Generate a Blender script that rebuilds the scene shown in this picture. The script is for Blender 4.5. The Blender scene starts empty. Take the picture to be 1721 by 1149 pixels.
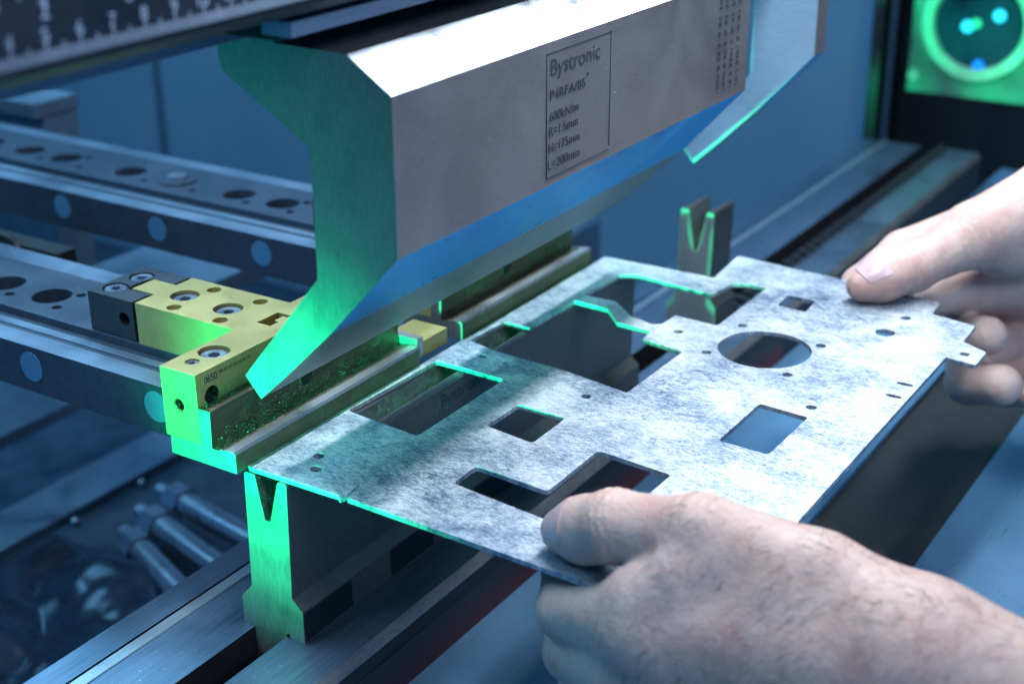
import bpy, bmesh, math, random
import numpy as np
from mathutils import Vector, Matrix

random.seed(7)
np.random.seed(7)
S = 0.001                      # all build numbers are millimetres
scene = bpy.context.scene
COL = scene.collection

# ------------------------------------------------------------------ camera
def V(*a):
    return Vector(a)

yaw, pit, rol = math.radians(32.9226), math.radians(23.3003), math.radians(0.5119)
fwd = V(math.cos(yaw) * math.cos(pit), math.sin(yaw) * math.cos(pit), -math.sin(pit))
right0 = V(math.sin(yaw), -math.cos(yaw), 0)
down0 = fwd.cross(right0)
right = math.cos(rol) * right0 + math.sin(rol) * down0
down = -math.sin(rol) * right0 + math.cos(rol) * down0
cam_loc = V(-366.12, -349.105, 236.314) * S
cd = bpy.data.cameras.new('camera')
cam = bpy.data.objects.new('camera', cd)
COL.objects.link(cam)
M = Matrix((right, -down, -fwd)).transposed().to_4x4()
M.translation = cam_loc
cam.matrix_world = M
cd.sensor_width = 36.0
cd.lens = 2469.75 / 1721 * 36.0
cd.clip_start = 0.02
cd.clip_end = 50
cd.dof.use_dof = True
cd.dof.focus_distance = 0.585
cd.dof.aperture_fstop = 8.6
cd.dof.aperture_blades = 0
scene.camera = cam

# ------------------------------------------------------------------ world, lamps, exposure
world = bpy.data.worlds.new('World')
scene.world = world
world.use_nodes = True
bg = world.node_tree.nodes['Background']
bg.inputs[0].default_value = (0.032, 0.19, 0.43, 1)
bg.inputs[1].default_value = 0.75

def aim(o, loc, target):
    o.location = V(*loc) * S
    d = (V(*target) - V(*loc)).normalized()
    o.rotation_euler = d.to_track_quat('-Z', 'Y').to_euler()

def area(name, loc, target, sx, sy, power, col):
    d = bpy.data.lights.new(name, 'AREA')
    d.shape = 'RECTANGLE'
    d.size = sx * S
    d.size_y = sy * S
    d.energy = power
    d.color = col
    o = bpy.data.objects.new(name, d)
    COL.objects.link(o)
    aim(o, loc, target)
    return o

# LED strips of the press: one along the front of the ram, one behind it
area('front_led_strip', (300, -116, 335), (300, -108, -30), 630, 34, 3.4, (0.84, 0.93, 1.0))
area('rear_led_strip', (150, 118, 335), (150, 60, -30), 900, 30, 2.6, (0.72, 0.86, 1.0))
# unseen fill from the operator's side, added for the hands
area('operator_side_fill', (-350, -1500, 1250), (100, -80, 0), 1300, 700, 13.0, (0.70, 0.86, 1.0))
area('rear_blue_fill', (50, 1150, 1050), (150, 150, -50), 1400, 800, 21.0, (0.28, 0.70, 1.0))  # unseen broad blue fill behind the machine, added for rails and beam tops
# green guard laser shining along the bend line
gd = bpy.data.lights.new('guard_laser', 'SPOT')
gd.energy = 720.0
gd.color = (0.0, 1.0, 0.36)
gd.spot_size = math.radians(6.3)
gd.spot_blend = 1.0
gd.shadow_soft_size = 0.036
go = bpy.data.objects.new('guard_laser', gd)
COL.objects.link(go)
aim(go, (-1300, -14, -2), (0, -5, -15))

# second weak green spot, added to tint the upper punch end
hd = gd.copy()
hd.energy = 20.0
hd.color = (0.0, 1.0, 0.62)
hd.shadow_soft_size = 0.02
hd.spot_size = math.radians(12)
ho = bpy.data.objects.new('upper_punch_fill', hd)
COL.objects.link(ho)
aim(ho, (-1300, -14, 16), (0, 16, 48))

scene.view_settings.view_transform = 'Standard'
scene.view_settings.look = 'None'
scene.view_settings.exposure = 0.18
scene.view_settings.gamma = 1.0
scene.view_settings.use_curve_mapping = False
scene.render.engine = 'CYCLES'
scene.cycles.use_denoising = True
scene.cycles.max_bounces = 8
scene.cycles.sample_clamp_indirect = 4.0
scene.cycles.caustics_reflective = False
scene.cycles.caustics_refractive = False

# ------------------------------------------------------------------ materials
class NT:
    def __init__(self, name):
        self.m = bpy.data.materials.new(name)
        self.m.use_nodes = True
        self.t = self.m.node_tree
        self.b = self.t.nodes['Principled BSDF']
        self.co = self.t.nodes.new('ShaderNodeTexCoord').outputs['Object']
    def n(self, kind, **kw):
        x = self.t.nodes.new(kind)
        for k, v in kw.items():
            setattr(x, k, v)
        return x
    def link(self, a, b):
        self.t.links.new(a, b)
    def mapping(self, scale, rot=(0, 0, 0)):
        x = self.n('ShaderNodeMapping')
        x.inputs['Scale'].default_value = scale
        x.inputs['Rotation'].default_value = rot
        self.link(self.co, x.inputs['Vector'])
        return x.outputs[0]
    def noise(self, scale, detail=3, rough=0.55, vec=None, dist=0.0):
        x = self.n('ShaderNodeTexNoise')
        x.inputs['Scale'].default_value = scale
        x.inputs['Detail'].default_value = detail
        x.inputs['Roughness'].default_value = rough
        x.inputs['Distortion'].default_value = dist
        self.link(vec if vec else self.co, x.inputs['Vector'])
        return x.outputs['Fac']
    def ramp(self, fac, stops):
        x = self.n('ShaderNodeValToRGB')
        e = x.color_ramp.elements
        while len(e) < len(stops):
            e.new(0.5)
        for i, (p, c) in enumerate(stops):
            e[i].position = p
            if not hasattr(c, '__len__'):
                c = (c, c, c)
            e[i].color = (*c[:3], 1)
        self.link(fac, x.inputs[0])
        return x.outputs[0]
    def mix(self, fac, a, b, mode='MIX'):
        x = self.n('ShaderNodeMix', data_type='RGBA', blend_type=mode)
        for sock, v in ((x.inputs[0], fac), (x.inputs[6], a), (x.inputs[7], b)):
            if isinstance(v, bpy.types.NodeSocket):
                self.link(v, sock)
            elif hasattr(v, '__len__'):
                sock.default_value = (*v[:3], 1)
            else:
                sock.default_value = v
        return x.outputs[2]
    def math(self, op, a, b=0.5):
        x = self.n('ShaderNodeMath', operation=op)
        for sock, v in ((x.inputs[0], a), (x.inputs[1], b)):
            if isinstance(v, bpy.types.NodeSocket):
                self.link(v, sock)
            else:
                sock.default_value = v
        return x.outputs[0]
    def bump(self, h, strength=0.2, dist=0.0002, prev=None):
        x = self.n('ShaderNodeBump')
        x.inputs['Strength'].default_value = strength
        x.inputs['Distance'].default_value = dist
        self.link(h, x.inputs['Height'])
        if prev:
            self.link(prev, x.inputs['Normal'])
        return x.outputs[0]
    def set(self, key, v):
        s = self.b.inputs[key]
        if isinstance(v, bpy.types.NodeSocket):
            self.link(v, s)
        elif hasattr(v, '__len__'):
            s.default_value = (*v[:3], 1)
        else:
            s.default_value = v

def metal(name, c1, c2, rough=0.4, metallic=0.7, grain=(400, 400, 400), blotch=30, bump=0.12,
          sparkle=0.0, rvar=0.12, speck=None):
    t = NT(name)
    g = t.noise(1.0, 2, 0.6, t.mapping(grain))
    b = t.noise(blotch, 5, 0.6, dist=0.6)
    f = t.math('ADD', t.math('MULTIPLY', g, 0.55), t.math('MULTIPLY', b, 0.45))
    col = t.ramp(f, [(0.32, c1), (0.68, c2)])
    if speck:
        sn = t.noise(900, 1, 0.5)
        col = t.mix(t.ramp(sn, [(0.765, 0.0), (0.81, 1.0)]), col, speck)
    t.set('Base Color', col)
    t.set('Metallic', metallic)
    t.set('Roughness', t.ramp(b, [(0.3, max(0.05, rough - rvar)), (0.7, min(1, rough + rvar))]))
    nrm = t.bump(g, bump, 0.00015)
    if sparkle:
        v = t.n('ShaderNodeTexVoronoi')
        v.inputs['Scale'].default_value = 1500
        t.link(t.co, v.inputs['Vector'])
        msk = t.noise(75, 3, 0.6)
        h = t.math('MULTIPLY', v.outputs['Distance'], t.ramp(msk, [(0.45, 0.0), (0.62, 1.0)]))
        nrm = t.bump(h, sparkle, 0.0006, nrm)
    t.set('Normal', nrm)
    return t.m

def plain(name, c, rough=0.5, metallic=0.0, var=0.25, scale=60):
    t = NT(name)
    n = t.noise(scale, 4, 0.6)
    lo = tuple(x * (1 - var) for x in c)
    hi = tuple(min(1, x * (1 + var)) for x in c)
    t.set('Base Color', t.ramp(n, [(0.3, lo), (0.7, hi)]))
    t.set('Metallic', metallic)
    t.set('Roughness', rough)
    t.set('Normal', t.bump(t.noise(scale * 12, 2), 0.08, 0.0002))
    return t.m

def glow(name, c, s):
    t = NT(name)
    t.set('Base Color', (0, 0, 0))
    t.set('Emission Color', c)
    t.set('Emission Strength', s)
    return t.m

M_PUNCH = metal('ground_tool_steel', (0.22, 0.212, 0.222), (0.29, 0.28, 0.292), 0.48, 0.7, (300, 300, 1400), 22, 0.08, speck=(0.6, 0.62, 0.7))
M_BLUED = metal('blued_reflecting_steel', (0.0, 0.36, 0.86), (0.02, 0.50, 0.96), 0.38, 0.55, (60, 800, 800), 18, 0.06)  # heat tint, with the blue reflection mixed into the base colour
M_TIP = metal('hardened_steel', (0.16, 0.18, 0.215), (0.26, 0.285, 0.33), 0.40, 0.75, (40, 900, 900), 16, 0.10)
M_CHAM = metal('milled_chamfer_steel', (0.42, 0.48, 0.55), (0.66, 0.69, 0.73), 0.36, 0.85, (60, 500, 500), 45, 0.10, rvar=0.16)
M_DIE = metal('die_steel', (0.135, 0.128, 0.13), (0.20, 0.19, 0.195), 0.48, 0.65, (300, 300, 1200), 22, 0.10)
M_CAPF = metal('ground_end_face', (0.20, 0.21, 0.21), (0.31, 0.32, 0.32), 0.58, 0.72, (300, 1100, 180), 55, 0.15)
M_DIEV = metal('die_groove_steel', (0.13, 0.14, 0.14), (0.26, 0.27, 0.27), 0.5, 0.6, (300, 300, 300), 40, 0.2, sparkle=0.9)
M_BLACK = plain('black_oxide', (0.018, 0.02, 0.024), 0.5, 0.3)
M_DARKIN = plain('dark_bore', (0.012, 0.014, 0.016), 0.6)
M_ENGR = plain('laser_etched_dark', (0.045, 0.047, 0.055), 0.6, 0.2)
M_GOLD = metal('yellow_chromated_steel', (0.48, 0.385, 0.135), (0.58, 0.475, 0.195), 0.46, 0.5, (700, 700, 700), 40, 0.10, sparkle=0.12)
M_FING = metal('finger_bar_steel', (0.115, 0.10, 0.065), (0.19, 0.17, 0.12), 0.42, 0.65, (60, 900, 900), 30, 0.12, sparkle=1.0)
M_NOSE = metal('polished_nose_steel', (0.42, 0.43, 0.45), (0.58, 0.59, 0.62), 0.32, 0.85, (30, 1200, 1200), 30, 0.08)
M_SCREW = metal('zinc_screw_steel', (0.38, 0.42, 0.50), (0.55, 0.60, 0.70), 0.33, 0.9, (500, 500, 500), 100, 0.08)
M_BEAM = metal('painted_gauge_beam', (0.038, 0.058, 0.092), (0.066, 0.095, 0.14), 0.45, 0.35, (300, 300, 300), 20, 0.08)
M_LEDGE = metal('gauge_guide_steel', (0.22, 0.30, 0.40), (0.36, 0.46, 0.58), 0.35, 0.75, (900, 30, 900), 20, 0.06)
M_BLOCK = metal('black_clamp_block', (0.022, 0.03, 0.042), (0.045, 0.058, 0.075), 0.5, 0.3, (500, 500, 500), 30, 0.12, sparkle=0.25)
M_BED = metal('bed_steel', (0.11, 0.17, 0.26), (0.21, 0.30, 0.42), 0.36, 0.8, (40, 900, 900), 14, 0.10, speck=(0.7, 0.75, 0.8))
M_BEDP = metal('polished_bed_strip', (0.50, 0.55, 0.62), (0.66, 0.70, 0.76), 0.3, 0.85, (40, 900, 900), 14, 0.06)
M_BEDF = plain('dark_bed_face', (0.022, 0.020, 0.026), 0.5, 0.2)
M_EDGE = metal('worn_edge_steel', (0.20, 0.20, 0.215), (0.36, 0.355, 0.37), 0.4, 0.8, (200, 700, 700), 30, 0.2)
def mat_red():  # red glow on the bed face, painted as a fade into dark
    t = NT('painted_red_glow')
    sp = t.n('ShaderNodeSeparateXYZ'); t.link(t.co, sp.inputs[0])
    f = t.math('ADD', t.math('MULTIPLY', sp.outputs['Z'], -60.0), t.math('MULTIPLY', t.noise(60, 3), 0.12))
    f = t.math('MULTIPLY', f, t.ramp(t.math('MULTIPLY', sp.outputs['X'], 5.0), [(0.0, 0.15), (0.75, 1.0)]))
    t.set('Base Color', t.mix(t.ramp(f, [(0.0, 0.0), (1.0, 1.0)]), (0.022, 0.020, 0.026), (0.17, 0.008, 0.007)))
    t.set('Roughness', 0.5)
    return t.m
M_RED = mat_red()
M_RAM = metal('painted_ram', (0.012, 0.018, 0.032), (0.022, 0.032, 0.052), 0.45, 0.3, (200, 200, 200), 12, 0.05)
M_JAW = metal('clamp_jaw_steel', (0.16, 0.21, 0.30), (0.24, 0.30, 0.40), 0.5, 0.3, (40, 600, 600), 12, 0.06)
M_BAR = metal('clamp_bar_steel', (0.26, 0.33, 0.44), (0.38, 0.46, 0.58), 0.38, 0.7, (40, 600, 600), 12, 0.06)
M_PRINT = plain('ruler_print_white', (0.36, 0.42, 0.55), 0.6)
M_WALL = plain('side_frame_paint', (0.16, 0.27, 0.38), 0.55, 0.0, 0.12, 3)
M_PUNCH2 = metal('blue_reflection_steel', (0.22, 0.36, 0.50), (0.32, 0.47, 0.62), 0.5, 0.2, (120, 120, 900), 12, 0.05)  # far punch end coloured pale blue for the surroundings it reflects
M_CAPD = metal('bright_end_face', (0.17, 0.185, 0.185), (0.24, 0.25, 0.25), 0.55, 0.3, (300, 900, 300), 40, 0.1)
M_DIE2 = metal('dark_die_steel', (0.05, 0.05, 0.055), (0.09, 0.088, 0.095), 0.5, 0.5, (300, 300, 1200), 22, 0.1)
M_WALL2 = plain('frame_edge_paint', (0.09, 0.22, 0.36), 0.5, 0.0, 0.12, 3)
M_NIGHT = plain('flat_black', (0.006, 0.008, 0.011), 0.6)  # black standing for unlit space and the clamp's shadow gap; also frame seam
M_FLOOR = metal('oily_machine_floor', (0.016, 0.030, 0.055), (0.075, 0.115, 0.175), 0.38, 0.25, (40, 40, 40), 7, 0.2)
M_PALE = metal('pale_casting', (0.12, 0.20, 0.28), (0.20, 0.30, 0.40), 0.4, 0.5, (80, 80, 80), 12, 0.1)
M_LENS = plain('lens_glass_dark', (0.004, 0.016, 0.035), 0.12, 0.0)
M_RECV = plain('receiver_housing', (0.030, 0.075, 0.07), 0.5)
M_RING = plain('receiver_ring', (0.16, 0.22, 0.20), 0.5)
M_CAP = plain('bolt_cap_reflection', (0.10, 0.28, 0.46), 0.4, 0.3, 0.1)  # bolt caps coloured blue for the light they reflect
M_CYAN = glow('lens_glint_cyan', (0.02, 0.62, 1.0), 1.6)  # reflections in the receiver lens, made as glowing colours
M_GRN = glow('lens_glint_green', (0.02, 0.9, 0.35), 0.9)
M_BLU = glow('lens_glint_blue', (0.0, 0.10, 1.0), 1.3)

def mat_table():
    t = NT('blue_painted_table')
    n = t.noise(12, 5, 0.65, dist=0.5)
    col = t.ramp(n, [(0.3, (0.075, 0.19, 0.33)), (0.7, (0.125, 0.275, 0.44))])
    sc = t.noise(1.0, 3, 0.6, t.mapping((30, 260, 100), (0, 0, 0.5)), 1.5)
    col = t.mix(t.ramp(sc, [(0.66, 0.0), (0.70, 0.6)]), col, (0.03, 0.05, 0.08))
    t.set('Base Color', col)
    t.set('Metallic', 0.3)
    t.set('Roughness', t.ramp(n, [(0.3, 0.35), (0.7, 0.5)]))
    t.set('Normal', t.bump(sc, 0.15, 0.0004))
    return t.m
M_TABLE = mat_table()
M_FOIL = metal('crumpled_dark_film', (0.012, 0.026, 0.05), (0.04, 0.07, 0.12), 0.24, 0.4, (60, 60, 60), 12, 0.15)
M_GAP = plain('gap_shade_paint', (0.016, 0.021, 0.025), 0.6, 0.0)  # shade of the gap between table and support, put into the colour
M_RIB = plain('rib_paint', (0.06, 0.085, 0.10), 0.5)

def mat_sheet():
    t = NT('oiled_sheet_steel')
    st = t.noise(1.0, 4, 0.75, t.mapping((1500, 330, 300), (0, 0, 0.07)), 0.4)
    st2 = t.noise(1.0, 3, 0.7, t.mapping((620, 170, 100), (0, 0, -0.10)), 0.5)
    gr = t.noise(1400, 2, 0.6)
    bl = t.noise(22, 4, 0.55, dist=0.6)
    bl2 = t.noise(75, 5, 0.7, t.mapping((1.4, 0.8, 1)), 0.8)
    def mul(a, k): return t.math('MULTIPLY', a, k)
    f = t.math('ADD', t.math('ADD', mul(bl, 0.22), mul(bl2, 0.18)), t.math('ADD', mul(st, 0.32), t.math('ADD', mul(st2, 0.14), mul(gr, 0.14))))
    col = t.ramp(f, [(0.425, (0.095, 0.145, 0.235)), (0.465, (0.26, 0.33, 0.43)), (0.505, (0.47, 0.52, 0.58)), (0.565, (0.70, 0.72, 0.75))])
    t.set('Base Color', col)
    t.set('Metallic', 0.66)
    t.set('Roughness', t.ramp(f, [(0.40, 0.42), (0.58, 0.60)]))
    t.set('Normal', t.bump(st, 0.6, 0.0002, t.bump(gr, 0.3, 0.0002)))
    return t.m
M_SHEET = mat_sheet()

def mat_skin():
    t = NT('skin')
    big = t.noise(38, 4, 0.6, dist=0.4)
    mid = t.noise(120, 4, 0.65)
    fine = t.noise(900, 3, 0.6)
    c = t.ramp(big, [(0.28, (0.59, 0.345, 0.295)), (0.50, (0.69, 0.465, 0.40)), (0.74, (0.73, 0.53, 0.46))])
    c = t.mix(t.ramp(mid, [(0.45, 0.0), (0.78, 0.40)]), c, (0.52, 0.24, 0.22))
    t.set('Base Color', c)
    t.set('Roughness', t.ramp(mid, [(0.3, 0.42), (0.7, 0.58)]))
    t.set('Subsurface Weight', 0.22)
    t.b.inputs['Subsurface Radius'].default_value = (0.9, 0.35, 0.2)
    t.set('Subsurface Scale', 0.004)
    v = t.n('ShaderNodeTexVoronoi', feature='DISTANCE_TO_EDGE')
    v.inputs['Scale'].default_value = 620
    t.link(t.mapping((1, 1, 1)), v.inputs['Vector'])
    w = t.noise(1.0, 3, 0.6, t.mapping((70, 260, 260), (0, 0, 0.3)))
    nrm = t.bump(big, 0.35, 0.003)
    nrm = t.bump(w, 0.45, 0.0011, nrm)
    nrm = t.bump(v.outputs['Distance'], 0.45, 0.0004, nrm)
    nrm = t.bump(fine, 0.15, 0.0003, nrm)
    t.set('Normal', nrm)
    return t.m
M_SKIN = mat_skin()
def mat_nail():
    t = NT('fingernail')
    n = t.noise(60, 3)
    t.set('Base Color', t.ramp(n, [(0.3, (0.66, 0.42, 0.43)), (0.7, (0.74, 0.52, 0.53))]))
    t.set('Roughness', 0.22)
    t.set('Subsurface Weight', 0.1)
    t.set('Subsurface Scale', 0.002)
    return t.m
M_NAIL = mat_nail()
M_HAIR = plain('body_hair', (0.11, 0.08, 0.07), 0.5)

# ------------------------------------------------------------------ helpers
def empty(name, loc=(0, 0, 0)):
    o = bpy.data.objects.new(name, None)
    o.empty_display_size = 0.01
    COL.objects.link(o)
    o.location = V(*loc) * S
    return o

def tag(o, label=None, cat=None, group=None, kind=None):
    if label: o['label'] = label
    if cat: o['category'] = cat
    if group: o['group'] = group
    if kind: o['kind'] = kind
    return o

def link(name, me, mat, parent=None):
    o = bpy.data.objects.new(name, me)
    COL.objects.link(o)
    if mat is not None:
        for mm in (mat if isinstance(mat, (list, tuple)) else [mat]):
            me.materials.append(mm)
    if parent:
        o.parent = parent
        base = parent
        off = V(0, 0, 0)
        while base:
            off += base.location
            base = base.parent
        o.location = -off           # meshes are written in world millimetres
    return o

def shade(me, ang=32):
    me.shade_smooth()
    me.set_sharp_from_angle(angle=math.radians(ang))

def from_bm(bm, bev=0.0, seg=2):
    if bev:
        es = [e for e in bm.edges if len(e.link_faces) == 2 and e.calc_face_angle(0) > math.radians(12)]
        bmesh.ops.bevel(bm, geom=es, offset=bev * S, segments=seg, profile=0.5, affect='EDGES', clamp_overlap=True)
    bmesh.ops.recalc_face_normals(bm, faces=bm.faces)
    me = bpy.data.meshes.new('m')
    bm.to_mesh(me)
    bm.free()
    shade(me)
    return me

def bm_box(bm, a, b):
    vs = [bm.verts.new(V(x, y, z) * S) for z in (a[2], b[2]) for y in (a[1], b[1]) for x in (a[0], b[0])]
    for f in ((0, 2, 3, 1), (4, 5, 7, 6), (0, 1, 5, 4), (2, 6, 7, 3), (0, 4, 6, 2), (1, 3, 7, 5)):
        bm.faces.new([vs[i] for i in f])

def box(name, a, b, mat, parent=None, bev=0.4):
    bm = bmesh.new()
    bm_box(bm, a, b)
    return link(name, from_bm(bm, bev), mat, parent)

AX = {'x': (1, 2, 0), 'y': (0, 2, 1), 'z': (0, 1, 2)}
def bm_prism(bm, prof, lo, hi, axis='x', matidx=None, cap=0):
    """closed outline extruded along an axis; prof in the two other coordinates"""
    i, j, k = AX[axis]
    def mk(p, h):
        c = [0, 0, 0]
        c[i], c[j], c[k] = p[0], p[1], h
        return bm.verts.new(V(*c) * S)
    A = [mk(p, lo) for p in prof]
    B = [mk(p, hi) for p in prof]
    n = len(prof)
    bm.faces.new(A).material_index = cap
    bm.faces.new(B[::-1]).material_index = cap
    for q in range(n):
        f = bm.faces.new((A[q], B[q], B[(q + 1) % n], A[(q + 1) % n]))
        if matidx:
            f.material_index = matidx[q]

def prism(name, prof, lo, hi, mat, parent=None, axis='x', bev=0.3, matidx=None, cap=0):
    bm = bmesh.new()
    bm_prism(bm, prof, lo, hi, axis, matidx, cap)
    return link(name, from_bm(bm, bev), mat, parent)

def bm_cyl(bm, c, r, lo, hi, axis='z', seg=32, r2=None):
    i, j, k = AX[axis]
    def ring(rr, h):
        out = []
        for q in range(seg):
            a = 2 * math.pi * q / seg
            p = [0, 0, 0]
            p[i], p[j], p[k] = c[0] + rr * math.cos(a), c[1] + rr * math.sin(a), h
            out.append(bm.verts.new(V(*p) * S))
        return out
    A, B = ring(r, lo), ring(r if r2 is None else r2, hi)
    bm.faces.new(A)
    bm.faces.new(B[::-1])
    for q in range(seg):
        bm.faces.new((A[q], B[q], B[(q + 1) % seg], A[(q + 1) % seg]))

def cyl(name, c, r, lo, hi, mat, parent=None, axis='z', seg=32, bev=0.3, r2=None):
    bm = bmesh.new()
    bm_cyl(bm, c, r, lo, hi, axis, seg, r2)
    return link(name, from_bm(bm, bev), mat, parent)

def cut(o, bms, mat=None):
    """subtract the closed shapes from o and keep the result as its mesh"""
    tmp = []
    for bm in bms:
        bmesh.ops.recalc_face_normals(bm, faces=bm.faces)
        me = bpy.data.meshes.new('c')
        bm.to_mesh(me)
        bm.free()
        if mat is not None:
            me.materials.append(mat)
        c = bpy.data.objects.new('c', me)
        COL.objects.link(c)
        c.parent = o.parent
        c.location = o.location
        md = o.modifiers.new('b', 'BOOLEAN')
        md.operation = 'DIFFERENCE'
        md.solver = 'EXACT'
        md.object = c
        if mat is not None and hasattr(md, 'material_mode'):
            md.material_mode = 'TRANSFER'
        tmp.append(c)
    dg = bpy.context.evaluated_depsgraph_get()
    me = bpy.data.meshes.new_from_object(o.evaluated_get(dg))
    o.modifiers.clear()
    o.data = me
    shade(me, 20)
    for c in tmp:
        bpy.data.objects.remove(c, do_unlink=True)

def cbm(c, r, lo, hi, axis='z', seg=32):
    bm = bmesh.new()
    bm_cyl(bm, c, r, lo, hi, axis, seg)
    return bm

def bbm(a, b):
    bm = bmesh.new()
    bm_box(bm, a, b)
    return bm

def text_mesh(s, x0, x1, z0, z1, y, name, mat, parent, thick=0.05, face='-y'):
    """lettering fitted to a width and cap height; stands on a plane facing -Y"""
    c = bpy.data.curves.new('t', 'FONT')
    c.body = s
    c.size = 1
    c.extrude = 0.01
    o = bpy.data.objects.new('t', c)
    COL.objects.link(o)
    dg = bpy.context.evaluated_depsgraph_get()
    me = bpy.data.meshes.new_from_object(o.evaluated_get(dg))
    bpy.data.objects.remove(o, do_unlink=True)
    xs = [v.co.x for v in me.vertices]
    w = max(xs) - min(xs)
    mn = min(xs)
    cap = 0.70
    for v in me.vertices:
        u = (v.co.x - mn) / w
        h = v.co.y / cap
        d = v.co.z / 0.01
        v.co = V(x0 + (x1 - x0) * u, y - thick * d, z0 + (z1 - z0) * h) * S
    me.update()
    return link(name, me, mat, parent)

def round_poly(pts, r, seg=4):
    """2-D outline with rounded corners; r is a number or a list"""
    out = []
    n = len(pts)
    for i, p in enumerate(pts):
        rr = r[i] if hasattr(r, '__len__') else r
        a, b, c = Vector(pts[i - 1]), Vector(p), Vector(pts[(i + 1) % n])
        u, w = (a - b), (c - b)
        l = min(u.length, w.length)
        u.normalize(); w.normalize()
        ang = u.angle(w)
        d = min(rr / max(0.05, math.tan(ang / 2)), l * 0.45)
        if rr <= 0 or ang > 3.0:
            out.append(tuple(b)); continue
        p0, p1 = b + u * d, b + w * d
        for q in range(seg + 1):
            t = q / seg
            out.append(tuple((1 - t) ** 2 * p0 + 2 * t * (1 - t) * b + t * t * p1))
    return out

def circle(cx, cy, r, n=24, ry=None, rot=0):
    ry = ry or r
    out = []
    for q in range(n):
        a = 2 * math.pi * q / n
        x, y = r * math.cos(a), ry * math.sin(a)
        out.append((cx + x * math.cos(rot) - y * math.sin(rot), cy + x * math.sin(rot) + y * math.cos(rot)))
    return out

def sheet(name, loops, z0, z1, mat, parent=None, bev=0.12):
    """flat plate of outline loops[0] with openings loops[1:]"""
    c = bpy.data.curves.new('p', 'CURVE')
    c.dimensions = '2D'
    c.fill_mode = 'BOTH'
    c.extrude = (z1 - z0) / 2 * S - bev * S
    c.bevel_depth = bev * S
    c.bevel_resolution = 1
    c.offset = -bev * S
    for l in loops:
        s = c.splines.new('POLY')
        s.points.add(len(l) - 1)
        for p, q in zip(s.points, l):
            p.co = (q[0] * S, q[1] * S, 0, 1)
        s.use_cyclic_u = True
    o = bpy.data.objects.new('p', c)
    COL.objects.link(o)
    dg = bpy.context.evaluated_depsgraph_get()
    me = bpy.data.meshes.new_from_object(o.evaluated_get(dg))
    bpy.data.objects.remove(o, do_unlink=True)
    me.materials.clear()
    bm = bmesh.new(); bm.from_mesh(me)
    bmesh.ops.remove_doubles(bm, verts=bm.verts, dist=1e-6)
    bmesh.ops.translate(bm, verts=bm.verts, vec=(0, 0, (z0 + z1) / 2 * S))
    bmesh.ops.recalc_face_normals(bm, faces=bm.faces)
    bm.to_mesh(me); bm.free()
    shade(me, 12)
    return link(name, me, mat, parent)

def socket_screw(parent, c, r, ztop, depth=3.0, name='screw'):
    """cap screw with a hex socket, axis z"""
    o = cyl(name, c, r, ztop - depth, ztop, M_SCREW, parent, 'z', 28, 0.5)
    cut(o, [cbm(c, r * 0.48, ztop - depth * 0.75, ztop + 1, 'z', 6)])
    s = cyl('socket', c, r * 0.44, ztop - depth * 0.75, ztop - depth * 0.7, M_DARKIN, o, 'z', 6, 0)
    return o

def grains(name, spots, parent, mat):
    """tiny grains added to catch the laser as green speckle: spots = list of (point, normal) in mm"""
    vs, fs = [], []
    for p, nrm in spots:
        r = random.uniform(0.07, 0.22)
        q = Matrix.Rotation(random.uniform(0, 6.28), 3, Vector((random.gauss(0, 1), random.gauss(0, 1), random.gauss(0, 1))).normalized())
        b = len(vs)
        for t in ((1, 1, 1), (1, -1, -1), (-1, 1, -1), (-1, -1, 1)):
            vs.append((Vector(p) + Vector(nrm) * r * 0.3 + q @ (Vector(t) * r * 0.6)) * S)
        fs += [(b, b + 1, b + 2), (b, b + 3, b + 1), (b, b + 2, b + 3), (b + 1, b + 3, b + 2)]
    me = bpy.data.meshes.new(name)
    me.from_pydata(vs, [], fs)
    o = link(name, me, mat, parent)
    o['kind'] = 'stuff'
    return o
M_SPECKLE = plain('speckle_grains', (0.30, 0.31, 0.30), 0.35, 0.5)  # grains stand in for laser speckle in the green beam

# ------------------------------------------------------------------ setting: side frame, floor, dark surroundings
fl = box('floor', (-900, -1500, -560), (2400, 2600, -540), M_FLOOR, None, 0)
tag(fl, 'dark oily floor of the machine pit below the beams', 'floor', kind='structure')
sf = empty('wall', (1150, 160, -540))
tag(sf, 'blue painted side frame wall of the press behind the tools', 'wall', kind='structure')
box('frame_panel', (1150, 166, -540), (1200, 1245, 900), M_WALL, sf, 3)
box('frame_panel', (1151, 1259, -540), (1200, 2500, 900), M_WALL, sf, 3)
box('frame_seam', (1160, 1244, -540), (1180, 1262, 900), M_NIGHT, sf, 0)
box('frame_edge', (1142, 161, -540), (1151, 180, 900), M_WALL2, sf, 2)
bw = box('back_wall', (-900, 2480, -540), (2400, 2500, 900), M_WALL, None, 0)
tag(bw, 'dark blue back wall far behind the gauge beams', 'wall', kind='structure')
dk = box('dark_backdrop', (1230, -900, -560), (1245, 400, 900), M_NIGHT, None, 0)  # black panel placed for the unlit space beyond the frame
tag(dk, 'black panel standing for the unlit space behind the laser receiver', 'cover', kind='structure')

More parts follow.
